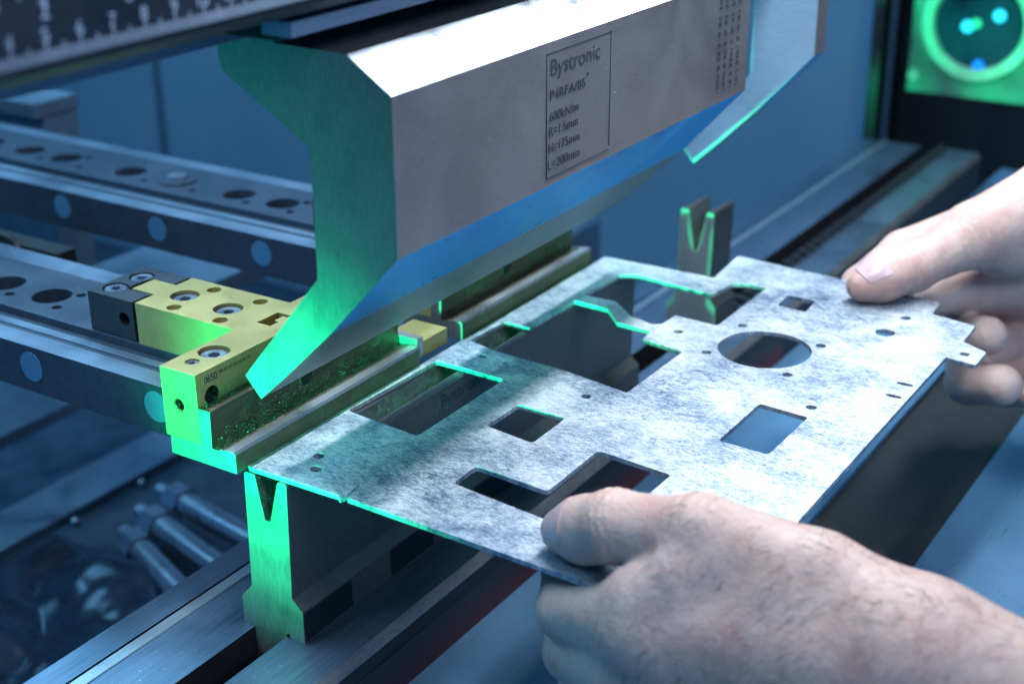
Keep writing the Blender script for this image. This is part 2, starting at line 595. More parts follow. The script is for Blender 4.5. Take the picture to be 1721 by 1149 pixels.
# ------------------------------------------------------------------ lower beam of the press
bed = empty('press_bed', (0, 0, -200))
tag(bed, 'long steel press bed with twin clamping rails under the die', 'machine bed')
prism('front_rail', [(-5, -103), (-34.5, -103), (-37, -105.5), (-38, -107), (-38, -200), (-5, -200)], -480, 828,
      [M_BED, M_EDGE, M_BEDF], bed, 'x', 0.0, [0, 1, 1, 2, 2, 2])
prism('rear_rail', [(12, -104), (12, -200), (62, -200), (62, -104.5), (48.2, -104.5), (48, -107.5), (46, -107.5), (45.6, -103.4), (40.2, -103.4), (40, -104)],
      -480, 828, [M_BED, M_BEDP, M_BEDF], bed, 'x', 0.0, [2, 2, 2, 0, 2, 2, 2, 1, 1, 0])
box('slot_floor', (-480, -5, -200), (828, 12, -150), M_BEDF, bed, 0)
rs = box('red_glow_strip', (-300, -38.3, -134), (420, -38.05, -114), M_RED, bed, 0)  # thin strip carrying the painted red glow along the bed foot
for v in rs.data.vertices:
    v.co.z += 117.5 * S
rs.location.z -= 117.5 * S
bm = bmesh.new(); bm_cyl(bm, (-14, -122), 2.6, 11.2, 11.95, 'y', 20)
link('screw_plug', from_bm(bm, 0.2), M_BLACK, bed)

for i in range(34):
    xx = 405 + i * 12.4
    tooth = box('clamp_tooth', (xx, -11.5, -103.2), (xx + 6.4, -5.2, -98.6), M_BLACK, bed, 0.6) if i == 0 else None
    if tooth:
        tooth0 = tooth
    else:
        o = tooth0.copy(); COL.objects.link(o); o.location.x += i * 12.4 * S

tb = empty('support_table', (150, -90, -134))
tag(tb, 'scuffed blue steel work table in front of the press bed', 'table')
box('table_plate', (-480, -128, -150), (900, -38.3, -134), M_TABLE, tb, 0.8)
ta = empty('sheet_support', (250, -300, -134))
tag(ta, 'blue sheet support top at lower right beside the wrist', 'sheet support')
box('arm_plate', (-480, -640, -150), (560, -186, -133), M_TABLE, ta, 1.0)
br = box('gap_shade_strip', (-480, -185.5, -150), (900, -128.5, -137), M_GAP, None, 0.5)  # painted dark in place of the shaded gap
tag(br, 'dark strip in place of the shaded gap between the blue table and the sheet support', 'cover')

# ------------------------------------------------------------------ upper beam (ram) with its ruler
ram = empty('upper_beam', (0, -30, 150))
tag(ram, 'dark upper beam of the press carrying a white printed ruler', 'machine beam')
prism('beam_body', [(-57, 160), (-57, 330), (26, 330), (26, 139), (-18, 139), (-18, 150.4), (-46, 150.6), (-53, 152), (-56, 155)], -560, 860,
      [M_RAM, M_JAW], ram, 'x', 0.0, [0, 0, 0, 1, 1, 1, 1, 0, 0])
rl = box('ruler', (-560, -58.0, 157), (700, -57.02, 197), M_RAM, ram, 0.1)
bm = bmesh.new()
X10 = -70.5
KX = 1.1
for i in range(-420, 300):
    x = X10 + i * KX
    h = 5.6 if i % 10 == 0 else (4.2 if i % 5 == 0 else 2.9)
    bm_box(bm, (x - 0.24, -58.12, 157.4), (x + 0.24, -58.02, 157.4 + h))
for i in range(-16 * 8, 16 * 8):
    x = X10 - 110 + 27.9 * i / 16.0
    h = 9 if i % 16 == 0 else (6.5 if i % 8 == 0 else (4.6 if i % 4 == 0 else 3.0))
    bm_box(bm, (x - 0.3, -58.12, 178 - h), (x + 0.3, -58.02, 178))
tk = link('tick_marks', from_bm(bm), M_PRINT, rl)
tag(tk, kind='stuff')
for c in range(1, 16):
    w = 1.7 if c < 10 else 3.6
    x = X10 + (c - 10) * 10 * KX
    text_mesh(str(c), x - w / 2 - 0.3, x + w / 2 + 0.3, 162.2, 165.8, -58.05, 'ruler_digit', M_PRINT, rl, 0.05)
for c in range(1, 6):
    x = X10 - 110 + c * 27.9
    text_mesh(str(c), x - 1.3, x + 1.3, 167.8, 172.6, -58.05, 'ruler_digit', M_PRINT, rl, 0.05)
cb = box('clamp_bar', (-26, -50, 144.6), (560, -38, 149.2), M_BAR, ram, 0.8)
box('clamp_gap_shade', (-22, -38, 142), (560, -18.2, 150.5), M_NIGHT, ram, 0)  # black block painted in for the shadow gap behind the clamp bar

# ------------------------------------------------------------------ punches
PP = [(0, 0), (7, 8), (-31.4, 54), (-31.8, 97), (-31.2, 101.5), (5.2, 123), (6.4, 125), (6.6, 137.5), (-18.5, 137.5), (-19, 135.2),
      (-49.6, 134.8), (-67.2, 123.3), (-67, 68), (-35.5, 33.8), (-12, 11)]
def punch(name, x0, x1, label):
    t = empty(name, ((x0 + x1) / 2, -30, 60))
    tag(t, label, 'punch', 'punches clamped in the upper beam')
    idx = [0] * len(PP)
    idx[10] = 1            # chamfer
    idx[12] = 2            # heat tinted band with blue reflection in its colour
    idx[13] = 3
    idx[14] = 3
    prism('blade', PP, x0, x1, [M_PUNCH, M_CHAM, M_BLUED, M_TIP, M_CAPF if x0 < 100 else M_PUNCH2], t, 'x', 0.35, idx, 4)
    return t
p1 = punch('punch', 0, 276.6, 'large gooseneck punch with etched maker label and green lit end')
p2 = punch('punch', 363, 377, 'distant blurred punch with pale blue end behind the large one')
y = -67.3
for s, x0, x1, z0, z1 in (('Bystronic', 97.5, 134.6, 110.4, 116.6), ('P4RFA/85', 97.0, 123.4, 101.2, 104.9),
                          ('600kN/m', 96.7, 118.1, 93.0, 96.7), ('R=1.5mm', 96.4, 117.7, 87.3, 91.1),
                          ('H=175mm', 95.9, 119.1, 81.0, 84.7), ('L=200mm', 95.5, 119.6, 74.4, 78.3)):
    text_mesh(s, x0, x1, z0, z1, y, 'lettering', M_ENGR, p1)
text_mesh('o', 124.0, 125.9, 105.0, 107.4, y, 'lettering', M_ENGR, p1)
bm = bmesh.new()
for a, b in (((94.6, 118.9), (144.0, 119.25)), ((94.6, 71.3), (142.5, 71.65)), ((94.4, 71.3), (94.75, 119.25)), ((143.0, 73), (143.3, 119.25))):
    bm_box(bm, (a[0], -67.34, a[1]), (b[0], -67.1, b[1]))
link('label_frame', from_bm(bm), M_ENGR, p1)
# fine vertical data lines near the far end
def vtext(s, x0, x1, z0, z1, parent):
    o = text_mesh(s, 0, z1 - z0, 0, (x1 - x0) * 0.9, y, 'fine_print', M_ENGR, parent)
    for v in o.data.vertices:
        a, c = v.co.x, v.co.z
        v.co.x, v.co.z = x1 * S - c, z0 * S + a
for x0 in (243, 249.5, 256.5, 263.5):
    vtext('1045 8 26 3' if x0 < 250 else '10 2 5501 7', x0, x0 + 3.0, 73, 96, p1)
    vtext('P 41 20', x0, x0 + 3.0, 99, 116, p1)
# nicks along the blued band
nx = [(30, 3.5), (52, 2.2), (58, 5), (96, 4), (121, 2.6), (133, 6), (156, 3), (18, 2), (40, 1.8), (75, 3.4), (104, 2), (180, 2.5)]
for i, (x, l) in enumerate(nx):
    f = 0.93 if i % 3 else (0.30 if i % 2 else 0.08)
    yy = -67 + f * 31.5; zz = 68 - f * 34.2
    bm = bmesh.new()
    pts = [(x, -0.1), (x + l * 0.35, 0.5), (x + l, 0.2), (x + l * 0.6, -0.4), (x + l * 0.2, -0.6)]
    vs = [bm.verts.new(V(a, yy + 0.68 * -b - 0.05, zz - 0.05 + 0.74 * b) * S) for a, b in pts]
    bm.faces.new(vs)
    ex = bmesh.ops.extrude_face_region(bm, geom=bm.faces[:])
    bmesh.ops.translate(bm, verts=[e for e in ex['geom'] if isinstance(e, bmesh.types.BMVert)], vec=V(0, 0.2, 0.2) * S)
    link('nick', from_bm(bm), M_BLACK, p1)

# ------------------------------------------------------------------ dies
def die(name, x0, x1, label, vdepth=-51.5):
    t = empty(name, ((x0 + x1) / 2, 0, -103))
    tag(t, label, 'die', 'dies clamped in the press bed')
    PD = [(10.3, -33.4), (9.4, -32.6), (5.6, -32.6), (4.9, -33.2), (1.3, vdepth), (-1.3, vdepth), (-6.4, -33.2), (-7.0, -32.6), (-10.2, -32.6), (-10.9, -33.4),
          (-9.4, -84), (-14.4, -88.4), (-14.4, -102.9), (-7, -102.9), (-6.4, -101), (-4.9, -102), (-4.9, -125), (11.6, -125), (11.8, -103.9), (17.6, -103.9), (17.4, -91), (11.6, -84.5)]
    if x0 > 100:
        PD = [(a, b + 2.0 if b > -86 else b) for a, b in PD]
    idx = [0] * len(PD)
    for q in (3, 4, 5):
        idx[q] = 1
    prism('die_body', PD, x0, x1, [M_DIE if x0 < 100 else M_DIE2, M_DIEV, M_CAPF if x0 < 100 else M_CAPD], t, 'x', 0.2, idx, 2)
    return t
d1 = die('bending_die', -2, 276.3, 'long narrow single groove die under the sheet with green lit end')
d2 = die('bending_die', 370.6, 398, 'short distant die whose green lit end reads as a W', -57)
for x0, x1 in ((-1.5, 28.7), (54.6, 85.8), (118, 150), (182, 214)):
    bm = bmesh.new()
    pts = [(x0, -89.5), (x1 - 1.0, -89.3), (x1, -92), (x1 - 0.6, -97), (x1 + 0.3, -101.8), (x0 + 0.5, -102.3), (x0 - 0.2, -96)]
    bm_prism(bm, pts, -14.55, -14.42, 'y')
    link('black_patch', from_bm(bm), M_BLACK, d1)
text_mesh('Bystronic', 98.6, 136, -42.0, -35.9, -10.80, 'lettering', M_ENGR, d1, 0.12)
bm = bmesh.new()
fy = lambda z: -10.9 + 1.5 * (-33.4 - z) / 50.6
for (xa, za), (xb, zb) in (((96.6, -34.6), (146, -34.25)), ((96.6, -80.0), (96.95, -34.3)), ((145.6, -80), (146, -34.3)), ((96.6, -80.3), (146, -80))):
    vs = [bm.verts.new(V(xx, fy(zz) + o_, zz) * S) for o_ in (-0.06, 0.3) for xx, zz in ((xa, za), (xb, za), (xb, zb), (xa, zb))]
    for f in ((0, 1, 2, 3), (7, 6, 5, 4), (0, 4, 5, 1), (1, 5, 6, 2), (2, 6, 7, 3), (3, 7, 4, 0)):
        bm.faces.new([vs[i] for i in f])
link('label_frame', from_bm(bm), M_ENGR, d1)

sp_ = []
for _ in range(1500):
    f = random.random() ** 1.3
    xx = random.uniform(-1.5, 120)
    if random.random() < 0.6:
        sp_.append(((xx, 4.85 - 3.5 * f, -33.4 - 18 * f), (0, -1, 0.2)))
    else:
        sp_.append(((xx, -6.3 + 5 * f, -33.4 - 18 * f), (0, 1, 0.3)))
grains('speckle_grains', sp_, d1, M_SPECKLE)

# ------------------------------------------------------------------ the sheet
OUT = [(-1.1, 9.1), (-0.6, -35.2), (-2.2, -37.0), (0.6, -38.1), (10.2, -36.5), (10.4, -36.9), (0.4, -38.9), (-0.4, -39.2), (-3.3, -146), (34, -181), (70, -186.7), (82, -186.6),
       (241, -186.4), (239, -200.2), (255.6, -200.1), (262, -187.6), (283.4, -187.0), (287.2, -165.1), (304.1, -163.5), (309.4, -106.6), (313.4, -52), (277.0, -55.3), (276.0, 7.5)]
RO = [1.2, 1.5, 0.6, 0.2, 0, 0, 0.3, 0.6, 3, 3, 0, 0, 0.5, 1.5, 1.5, 0.5, 1.5, 0.5, 1.5, 0, 1.5, 0.8, 2.0]
HA = [(145.2, 5.0), (172.3, 3.6), (171.6, -10.6), (213.2, -10.9), (211.6, -30.3), (199.2, -42.3), (198.2, -60.5), (188.1, -61.9), (184.6, -84.0), (133.5, -83.3), (139.5, -48.8), (141.0, -11.6)]
HB = [(222.4, -10.8), (255.1, -12.6), (259.6, -19.8), (255.6, -64.8), (274.1, -66.8), (278.0, -74.2), (277.1, -84.2), (220.9, -84.1), (221.8, -61.6), (208.8, -61.1), (206.2, -56.8), (210.4, -43.4), (222.2, -28.8)]
loops = [round_poly(OUT, RO), round_poly(HA, 1.4), round_poly(HB, 1.4),
         round_poly([(57.5, 6.6), (118.6, 4.8), (117.3, -31.8), (54.0, -31.6)], 2.2),
         round_poly([(76.2, -49.8), (99.7, -50.4), (98.8, -73.7), (73.0, -74.0)], 2.0),
         round_poly([(29.6, -66.1), (45.4, -65.7), (43.0, -99.4), (81.2, -99.1), (78.4, -132.5), (22.5, -131.5)], 2.2),
         round_poly([(259.0, -97.9), (274.6, -96.9), (274.0, -111.4), (258.3, -112.6)], 0.8),
         round_poly([(113.7, -135.4), (153.4, -135.5), (151.8, -157.5), (113.0, -157.0)], 1.8),
         circle(206.6, -114.2, 21, 64)]
for x, yy, r in ((227.1, -94.1, 2.3), (204.7, -71.8, 2.3), (189.9, -93.4, 2.3), (223.8, -134.3, 2.3), (186.4, -133.9, 2.3), (253.6, -153.8, 4.4), (275.8, -156.0, 2.4),
                 (161.3, -155.0, 2.3), (121.4, -70.4, 2.2), (19.9, -9.0, 2.3), (11.0, -14.9, 2.3), (133.2, -10.3, 1.7)):
    loops.append(circle(x, yy, r))
for x, yy in ((203.7, -180.3), (189.6, -180.2)):
    loops.append(circle(x, yy, 1.5, 20, 3.6, 0.0))
sp = empty('sheet_metal_plate', (140, -90, -31.5))
tag(sp, 'flat grey sheet steel blank with many cut-outs lying on the die', 'metal sheet')
sheet('sheet', loops, -32.45, -30.4, M_SHEET, sp)
bm = bmesh.new(); bm_box(bm, (246.5, -194.5, -30.38), (250.0, -190.5, -30.34))
link('stamp_mark', from_bm(bm), M_ENGR, sp)

# ------------------------------------------------------------------ back gauge beams
def gauge_beam(dx, label):
    t = empty('gauge_beam', (54 + dx, 250, -30))
    tag(t, label, 'gauge beam', 'back gauge beams')
    prism('beam_body', [(12, -16.3), (12, -38.4), (96, -38.4), (96, -16.3), (78, -16.2), (78, -30), (34.4, -30), (34.4, -17.0), (30, -17.0), (30, -16.2), (25.5, -16.2), (25.2, -16.8), (22.5, -16.8), (22.2, -16.2)],
          27, 760, [M_BEAM, M_LEDGE], t, 'y', 0.0, [0, 0, 0, 1, 0, 0, 0, 0, 0, 1, 0, 0, 0, 1])
    for v in t.children[0].data.vertices:
        v.co.x += dx * S
    o = t.children[0]
    holes, small, ringbolt = [], [], []
    for i, yy in enumerate((178, 210, 258, 296, 351, 384, 421, 470, 520)):
        holes.append((53.6 + dx, yy))
    big = [h for i, h in enumerate(holes) if not (dx and i == 2)]
    top = sheet('top_plate', [[(34.4 + dx, 27.5), (78 + dx, 27.5), (78 + dx, 760), (34.4 + dx, 760)]] + [circle(h[0], h[1], 9.3, 36) for h in big]
                + [circle(45 + dx, yy, 2.4) for yy in (165, 197, 238, 276, 330, 365)] + [circle(61.5 + dx, yy, 2.4) for yy in (167, 340)], -29.9, -13.2, M_BEAM, t, 0.3)
    for h in big:
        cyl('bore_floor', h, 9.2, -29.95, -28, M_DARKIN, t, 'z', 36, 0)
    if dx:
        h = holes[2]
        cyl('bearing_cap', h, 11, -13.2, -12.0, M_BEAM, t, 'z', 36, 0.6)
        cyl('cap_screw', h, 5.5, -12.0, -9.5, M_SCREW, t, 'z', 24, 0.8)
    for yy in (70, 146, 222, 298, 374, 450):
        oy = yy if not dx else yy + 12
        bm = bmesh.new(); bm_cyl(bm, (oy, -26), 6.9, 11.75 + dx, 12.6 + dx, 'x', 32)
        link('bolt_cap', from_bm(bm, 0.3), M_CAP, t)
    return t
gauge_beam(0, 'near gauge beam holding the front brass finger block')
gauge_beam(163, 'rear gauge beam with round holes crossing upper left')

# ------------------------------------------------------------------ back gauge fingers
def finger(dx, label):
    t = empty('gauge_finger', (52 + dx, 60, -13))
    tag(t, label, 'gauge finger', 'back gauge stop fingers')
    x0, x1 = -7 + dx, 112 + dx
    cx = 52 + dx
    # brass coloured T block
    tb_ = [(x0, 26.6), (x1, 26.6), (x1, 45), (cx + 17.4, 45), (cx + 17.4, 101.3), (cx + 7.2, 101.3), (cx + 7.2, 114.8), (cx - 5.8, 114.8), (cx - 5.8, 101.3), (cx - 17.4, 101.3), (cx - 17.4, 45), (x0, 45)]
    slot = [(cx - 6.5, 42.2), (cx - 6.5, 35.0), (cx - 1, 35.0), (cx - 1, 37.5), (cx + 4, 37.5), (cx + 4, 35), (cx + 6.5, 35), (cx + 6.5, 42.2)]
    big = [(cx - 37.8, 36.6), (cx + 0.1, 89.2), (cx - 1.2, 62.9), (cx + 37.8, 36.6)]
    sml = [(cx - 12.3, 83.4), (cx - 12.6, 56.8), (cx + 11.6, 83.0), (cx + 11.6, 56.5)]
    g = sheet('finger_block', [tb_, slot] + [circle(a, b, 6.4, 36) for a, b in big] + [circle(a, b, 3.2, 24) for a, b in sml] + [circle(cx - 49.4, 37, 2.9, 20)], -13.2, 5.7, M_GOLD, t, 0.06)
    cut(g, [cbm((36.5, -9), 2.7, x0 - 2, x0 + 9, 'x', 28)] + [cbm((a, -5.4), 3.9, 25, 30.5, 'y', 28) for a in (x0 + 8, cx, x1 - 8)], M_DARKIN)
    box('bar_lower', (x0, 26.6, -23.5), (x1, 45.0, -13.2), M_GOLD, t, 0)
    box('slot_floor', (cx - 17, 46, -13.2), (cx + 17, 100.8, -6), M_GOLD, t, 0)
    for a, b in big:
        socket_screw(t, (a, b), 5.4, 4.2, 4)
        cyl('counterbore', (a, b), 6.45, -2.0, 0.2, M_DARKIN, t, 'z', 32, 0)
    for a, b in sml:
        cyl('thread_floor', (a, b), 3.25, -3, 1.5, M_GOLD, t, 'z', 20, 0)
    socket_screw(t, (cx - 49.4, 37), 2.5, 5.0, 2.5, 'set_screw')
    # steel stop bar, L shaped, with the nose rail
    prism('stop_bar', [(43, -23.6), (43.2, -31.3), (9.1, -31.3), (9.1, -23.4), (10.0, -22.4), (14.2, -22.4), (14.6, -22.9), (17, -22.9), (17, -23.6), (21, -23.6), (20.5, -8.0), (26.5, -8.0), (26.55, -23.6)],
          x0, x1, [M_FING, M_NOSE, M_CAPF], t, 'x', 0.15, [0, 0, 0, 1, 1, 0, 0, 0, 0, 0, 0, 0, 0], 2)
    # threaded bore in the end face, relief bore at the front
    for q in range(5):
        bm = bmesh.new()
        n = 24
        r0, r1 = 2.68, 2.25
        xx = x0 + 0.5 + q * 0.75
        A = [bm.verts.new(V(xx - 0.3, 36.5 + r0 * math.cos(w * 2 * math.pi / n), -9 + r0 * math.sin(w * 2 * math.pi / n)) * S) for w in range(n)]
        B = [bm.verts.new(V(xx, 36.5 + r1 * math.cos(w * 2 * math.pi / n), -9 + r1 * math.sin(w * 2 * math.pi / n)) * S) for w in range(n)]
        C = [bm.verts.new(V(xx + 0.3, 36.5 + r0 * math.cos(w * 2 * math.pi / n), -9 + r0 * math.sin(w * 2 * math.pi / n)) * S) for w in range(n)]
        for w in range(n):
            bm.faces.new((A[w], A[(w + 1) % n], B[(w + 1) % n], B[w]))
            bm.faces.new((B[w], B[(w + 1) % n], C[(w + 1) % n], C[w]))
        link('thread', from_bm(bm), M_FING, t)
    sp_ = []
    for _ in range(2600 if dx == 0 else 700):
        xx = random.uniform(x0 + 1, x1 - 1)
        c = random.random()
        if c < 0.26:
            sp_.append(((xx, 26.5 - abs(random.gauss(0, 2.2)) % 5.8, -7.95), (0, 0, 1)))
        elif c < 0.58:
            sp_.append(((xx, 20.9 - random.uniform(0, 3.8), -23.55), (0, 0, 1)))
        elif c < 0.82:
            sp_.append(((xx, 20.75, -23.4 + abs(random.gauss(0, 4.2)) % 15), (0, -1, 0)))
        else:
            sp_.append(((xx, 26.55, -8 + abs(random.gauss(0, 4.5)) % 13), (0, -1, 0)))
    grains('speckle_grains', sp_, t, M_SPECKLE)
    bm = bmesh.new(); bm_cyl(bm, (cx - 3.2, -14.8), 3.6, 20.4, 20.9, 'y', 28)
    link('relief_bore', from_bm(bm), M_DARKIN, t)
    # black clamp block behind, keyed round the T block
    kb = [(cx - 17.2, 103.4), (cx - 17.2, 130.6), (cx + 17.4, 130.6), (cx + 17.4, 103.4), (cx + 8.0, 103.4), (cx + 8.0, 117), (cx - 6.6, 117), (cx - 6.6, 103.4)]
    sb = [(cx - 8.0, 122.8), (cx + 7.2, 122.4)]
    k = sheet('clamp_block', [kb] + [circle(a, b, 5.6, 36) for a, b in sb], -13.1, 5.6, M_BLOCK, t, 0.4)
    for a, b in sb:
        socket_screw(t, (a, b), 4.8, 4.9, 4)
        cyl('counterbore', (a, b), 5.65, -3, 0.6, M_DARKIN, t, 'z', 32, 0)
    cut(k, [cbm((109.2, -3.7), 3.2, cx - 19, cx - 10, 'x', 28)], M_DARKIN)
    return t
f1 = finger(0, 'near brass coloured gauge finger with green lit end face')
f2 = finger(152, 'rear gauge finger partly hidden behind the punch blade')
for x0, x1, z0, z1, s in ((-2.4, 4.6, 0.4, 3.4, '0650'),):
    text_mesh(s, x0, x1, z0, z1, 26.55, 'lettering', M_ENGR, f1, 0.08)
text_mesh('=======', 6, 24, 1.2, 3.6, 26.55, 'etched_scale', M_ENGR, f1, 0.08)
box('side_stop', (118, 12, -30), (137, 31, -22.6), M_GOLD, f2, 0.5)
box('side_stop', (112.6, 11, -29), (117, 27, -19.5), M_NOSE, f2, 0.4)

# ------------------------------------------------------------------ laser receiver
RX = 866
rc = empty('laser_receiver', (RX, -14, -60))
tag(rc, 'laser receiver box with round dark lens glowing green at upper right', 'laser receiver')
hs = box('housing', (RX, -75, -68), (RX + 60, 42, 80), M_RECV, rc, 4)
bm = bmesh.new()
n = 64
ring = []
for r, xx in ((36, -1), (38, -6), (46, -6), (49, -0.5)):
    ring.append([bm.verts.new(V(RX + xx, -14 + r * math.cos(q * 2 * math.pi / n), -6 + r * math.sin(q * 2 * math.pi / n)) * S) for q in range(n)])
for a, b in zip(ring, ring[1:]):
    for q in range(n):
        bm.faces.new((a[q], a[(q + 1) % n], b[(q + 1) % n], b[q]))
link('lens_ring', from_bm(bm), M_RING, rc)
bm = bmesh.new(); bm_cyl(bm, (-14, -6), 36.5, RX - 1.6, RX - 0.4, 'x', 64)
lens = link('lens', from_bm(bm, 0.3), M_LENS, rc)
for (dy, dz, r, mt) in ((9, -2.4, 5.2, M_CYAN), (2.2, 0.6, 4.2, M_GRN), (-16, 8.6, 5.2, M_CYAN), (-3.4, -34, 5.0, M_BLU)):  # glowing discs in place of reflections on the lens
    bm = bmesh.new(); bm_cyl(bm, (-14 + dy, -6 + dz), r, RX - 3.0, RX - 1.7, 'x', 24)
    link('lens_glint', from_bm(bm, 0.3), mt, rc)
bm = bmesh.new(); bm_cyl(bm, (36, -53), 5, RX - 4, RX - 0.1, 'x', 24)
link('mounting_screw', from_bm(bm, 1), M_RING, rc)
rp = box('receiver_post', (RX + 20, 74, -540), (RX + 40, 84, 400), M_BLACK, None, 2)
tag(rp, 'thin black post beside the laser receiver', 'post')

# ------------------------------------------------------------------ blurred clutter under and behind the gauge beams
def tube(name, p, q, r, mat, parent, seg=24, bev=1.0):
    p, q = V(*p), V(*q)
    d = (q - p)
    L = d.length
    bm = bmesh.new()
    bm_cyl(bm, (0, 0), r, 0, L, 'z', seg)
    me = from_bm(bm, bev)
    rot = d.to_track_quat('Z', 'Y').to_matrix().to_4x4()
    rot.translation = p * S
    me.transform(rot)
    return link(name, me, mat, parent)

cr = empty('cross_rail', (250, 375, -270))
tag(cr, 'pale blue cross rail running under the gauge beams', 'rail')
box('rail_body', (-300, 360, -300), (900, 400, -250), M_LEDGE, cr, 3)
tray = empty('oil_tray', (230, 320, -300))
tag(tray, 'dark oily tray with bolt heads below the near beam', 'tray')
box('tray_plate', (-250, 150, -270), (600, 359, -255), M_FLOOR, tray, 2)
for a, b in ((246, 353), (244, 305), (185, 352), (188, 304), (231, 274), (150, 262), (120, 300), (300, 330)):
    bm = bmesh.new()
    bmesh.ops.create_icosphere(bm, subdivisions=2, radius=3.2 * S)
    bmesh.ops.translate(bm, verts=bm.verts, vec=V(a, b, -253) * S)
    link('bolt_head', from_bm(bm), M_SCREW, tray)
for i, (p, q, nm) in enumerate((((172, 282, -240), (120, 150, -240), 'lowest'), ((196, 290, -238), (158, 150, -238), 'middle'), ((222, 296, -236), (196, 150, -236), 'uppermost'))):
    hp = empty('hydraulic_pipe', p)
    tag(hp, 'blurred pale pipe below the gauge, %s of the three' % nm, 'pipe', 'pipes below the back gauge')
    tube('pipe', p, q, 8, M_LEDGE, hp)
    d = (V(*q) - V(*p)).normalized()
    a = V(*p)
    tube('union_nut', tuple(a - d * 2), tuple(a + d * 12), 10.5, M_LEDGE, hp, 6)
    tube('pipe_stub', tuple(a - d * 16), tuple(a - d * 2), 5, M_LEDGE, hp)
fm = empty('crumpled_film', (100, 240, -250))
tag(fm, 'crumpled glossy dark film lying on the oily tray at lower left', 'film')
bm = bmesh.new()
NX, NY = 90, 60
from mathutils import noise as mn
gv = []
for j in range(NY):
    row = []
    for i in range(NX):
        x = -40 + 210 * i / (NX - 1); yy = 165 + 190 * j / (NY - 1)
        q = Vector((x * 0.011, yy * 0.011, 3.1))
        h = 26 * abs(mn.noise(q)) + 12 * abs(mn.noise(q * 2.3)) + 2 * mn.noise(q * 4.5)
        e = min(1, i / 8, (NX - 1 - i) / 8, j / 8, (NY - 1 - j) / 8)
        row.append(bm.verts.new(V(x + 4 * mn.noise(q * 3), yy, -254.5 + (h + 3) * e) * S))
    gv.append(row)
for j in range(NY - 1):
    for i in range(NX - 1):
        bm.faces.new((gv[j][i], gv[j][i + 1], gv[j + 1][i + 1], gv[j + 1][i]))
link('film_sheet', from_bm(bm), M_FOIL, fm)
gp = empty('guard_plate', (290, 530, -250))
tag(gp, 'flat pale grey cover plate at left below the near beam', 'plate')
bm = bmesh.new(); bm_prism(bm, [(200, 489), (312, 489), (312, 800), (200, 800)], -260, -250, 'z')
link('cover', from_bm(bm, 1), M_PALE, gp)
dv = empty('drive_housing', (250, 330, -60))
tag(dv, 'black drive housing with round boss between the two gauge beams', 'drive housing')
box('housing', (110, 240, -90), (122, 420, -22), M_BLACK, dv, 4)
cyl('boss', (280, -34), 11, 100, 111, M_PALE, dv, 'x', 32, 3)
cyl('boss_collar', (280, -34), 16, 108, 112, M_BLACK, dv, 'x', 32, 1)
lk = empty('link_plate', (270, 330, -100))
tag(lk, 'blue grey link plate between the gauge beams behind the clamp block', 'plate')
box('link', (200, 290, -112), (330, 380, -100), M_LEDGE, lk, 3)
pb = empty('probe_block', (300, 480, -60))
tag(pb, 'small block with green lit edge at far left under the beam', 'block')
box('block_body', (300, 470, -150), (330, 620, -22), M_PALE, pb, 3)
box('block_cap', (292, 468, -22), (330, 620, -12), M_LEDGE, pb, 2)

# ------------------------------------------------------------------ hands
def sd_cone(P, a, b, r1, r2):
    """distance to a round cone between a and b"""
    a = np.array(a, float); b = np.array(b, float)
    ba = b - a
    l2 = ba @ ba
    rr = r1 - r2
    a2 = l2 - rr * rr
    il2 = 1.0 / l2
    pa = P - a
    yv = pa @ ba
    zv = yv - l2
    x2 = ((pa * l2 - yv[..., None] * ba) ** 2).sum(-1)
    y2 = yv * yv * l2
    z2 = zv * zv * l2
    k = np.sign(rr) * rr * rr * x2
    d = (np.sqrt(x2 * a2 * il2) + yv * rr) * il2 - r1
    c1 = np.sign(zv) * a2 * z2 > k
    d1 = np.sqrt(x2 + z2) * il2 - r2
    c2 = np.sign(yv) * a2 * y2 < k
    d2 = np.sqrt(x2 + y2) * il2 - r1
    return np.where(c1, d1, np.where(c2, d2, d))

def smin(a, b, k):
    h = np.clip(0.5 + 0.5 * (b - a) / k, 0, 1)
    return b + (a - b) * h - k * h * (1 - h)

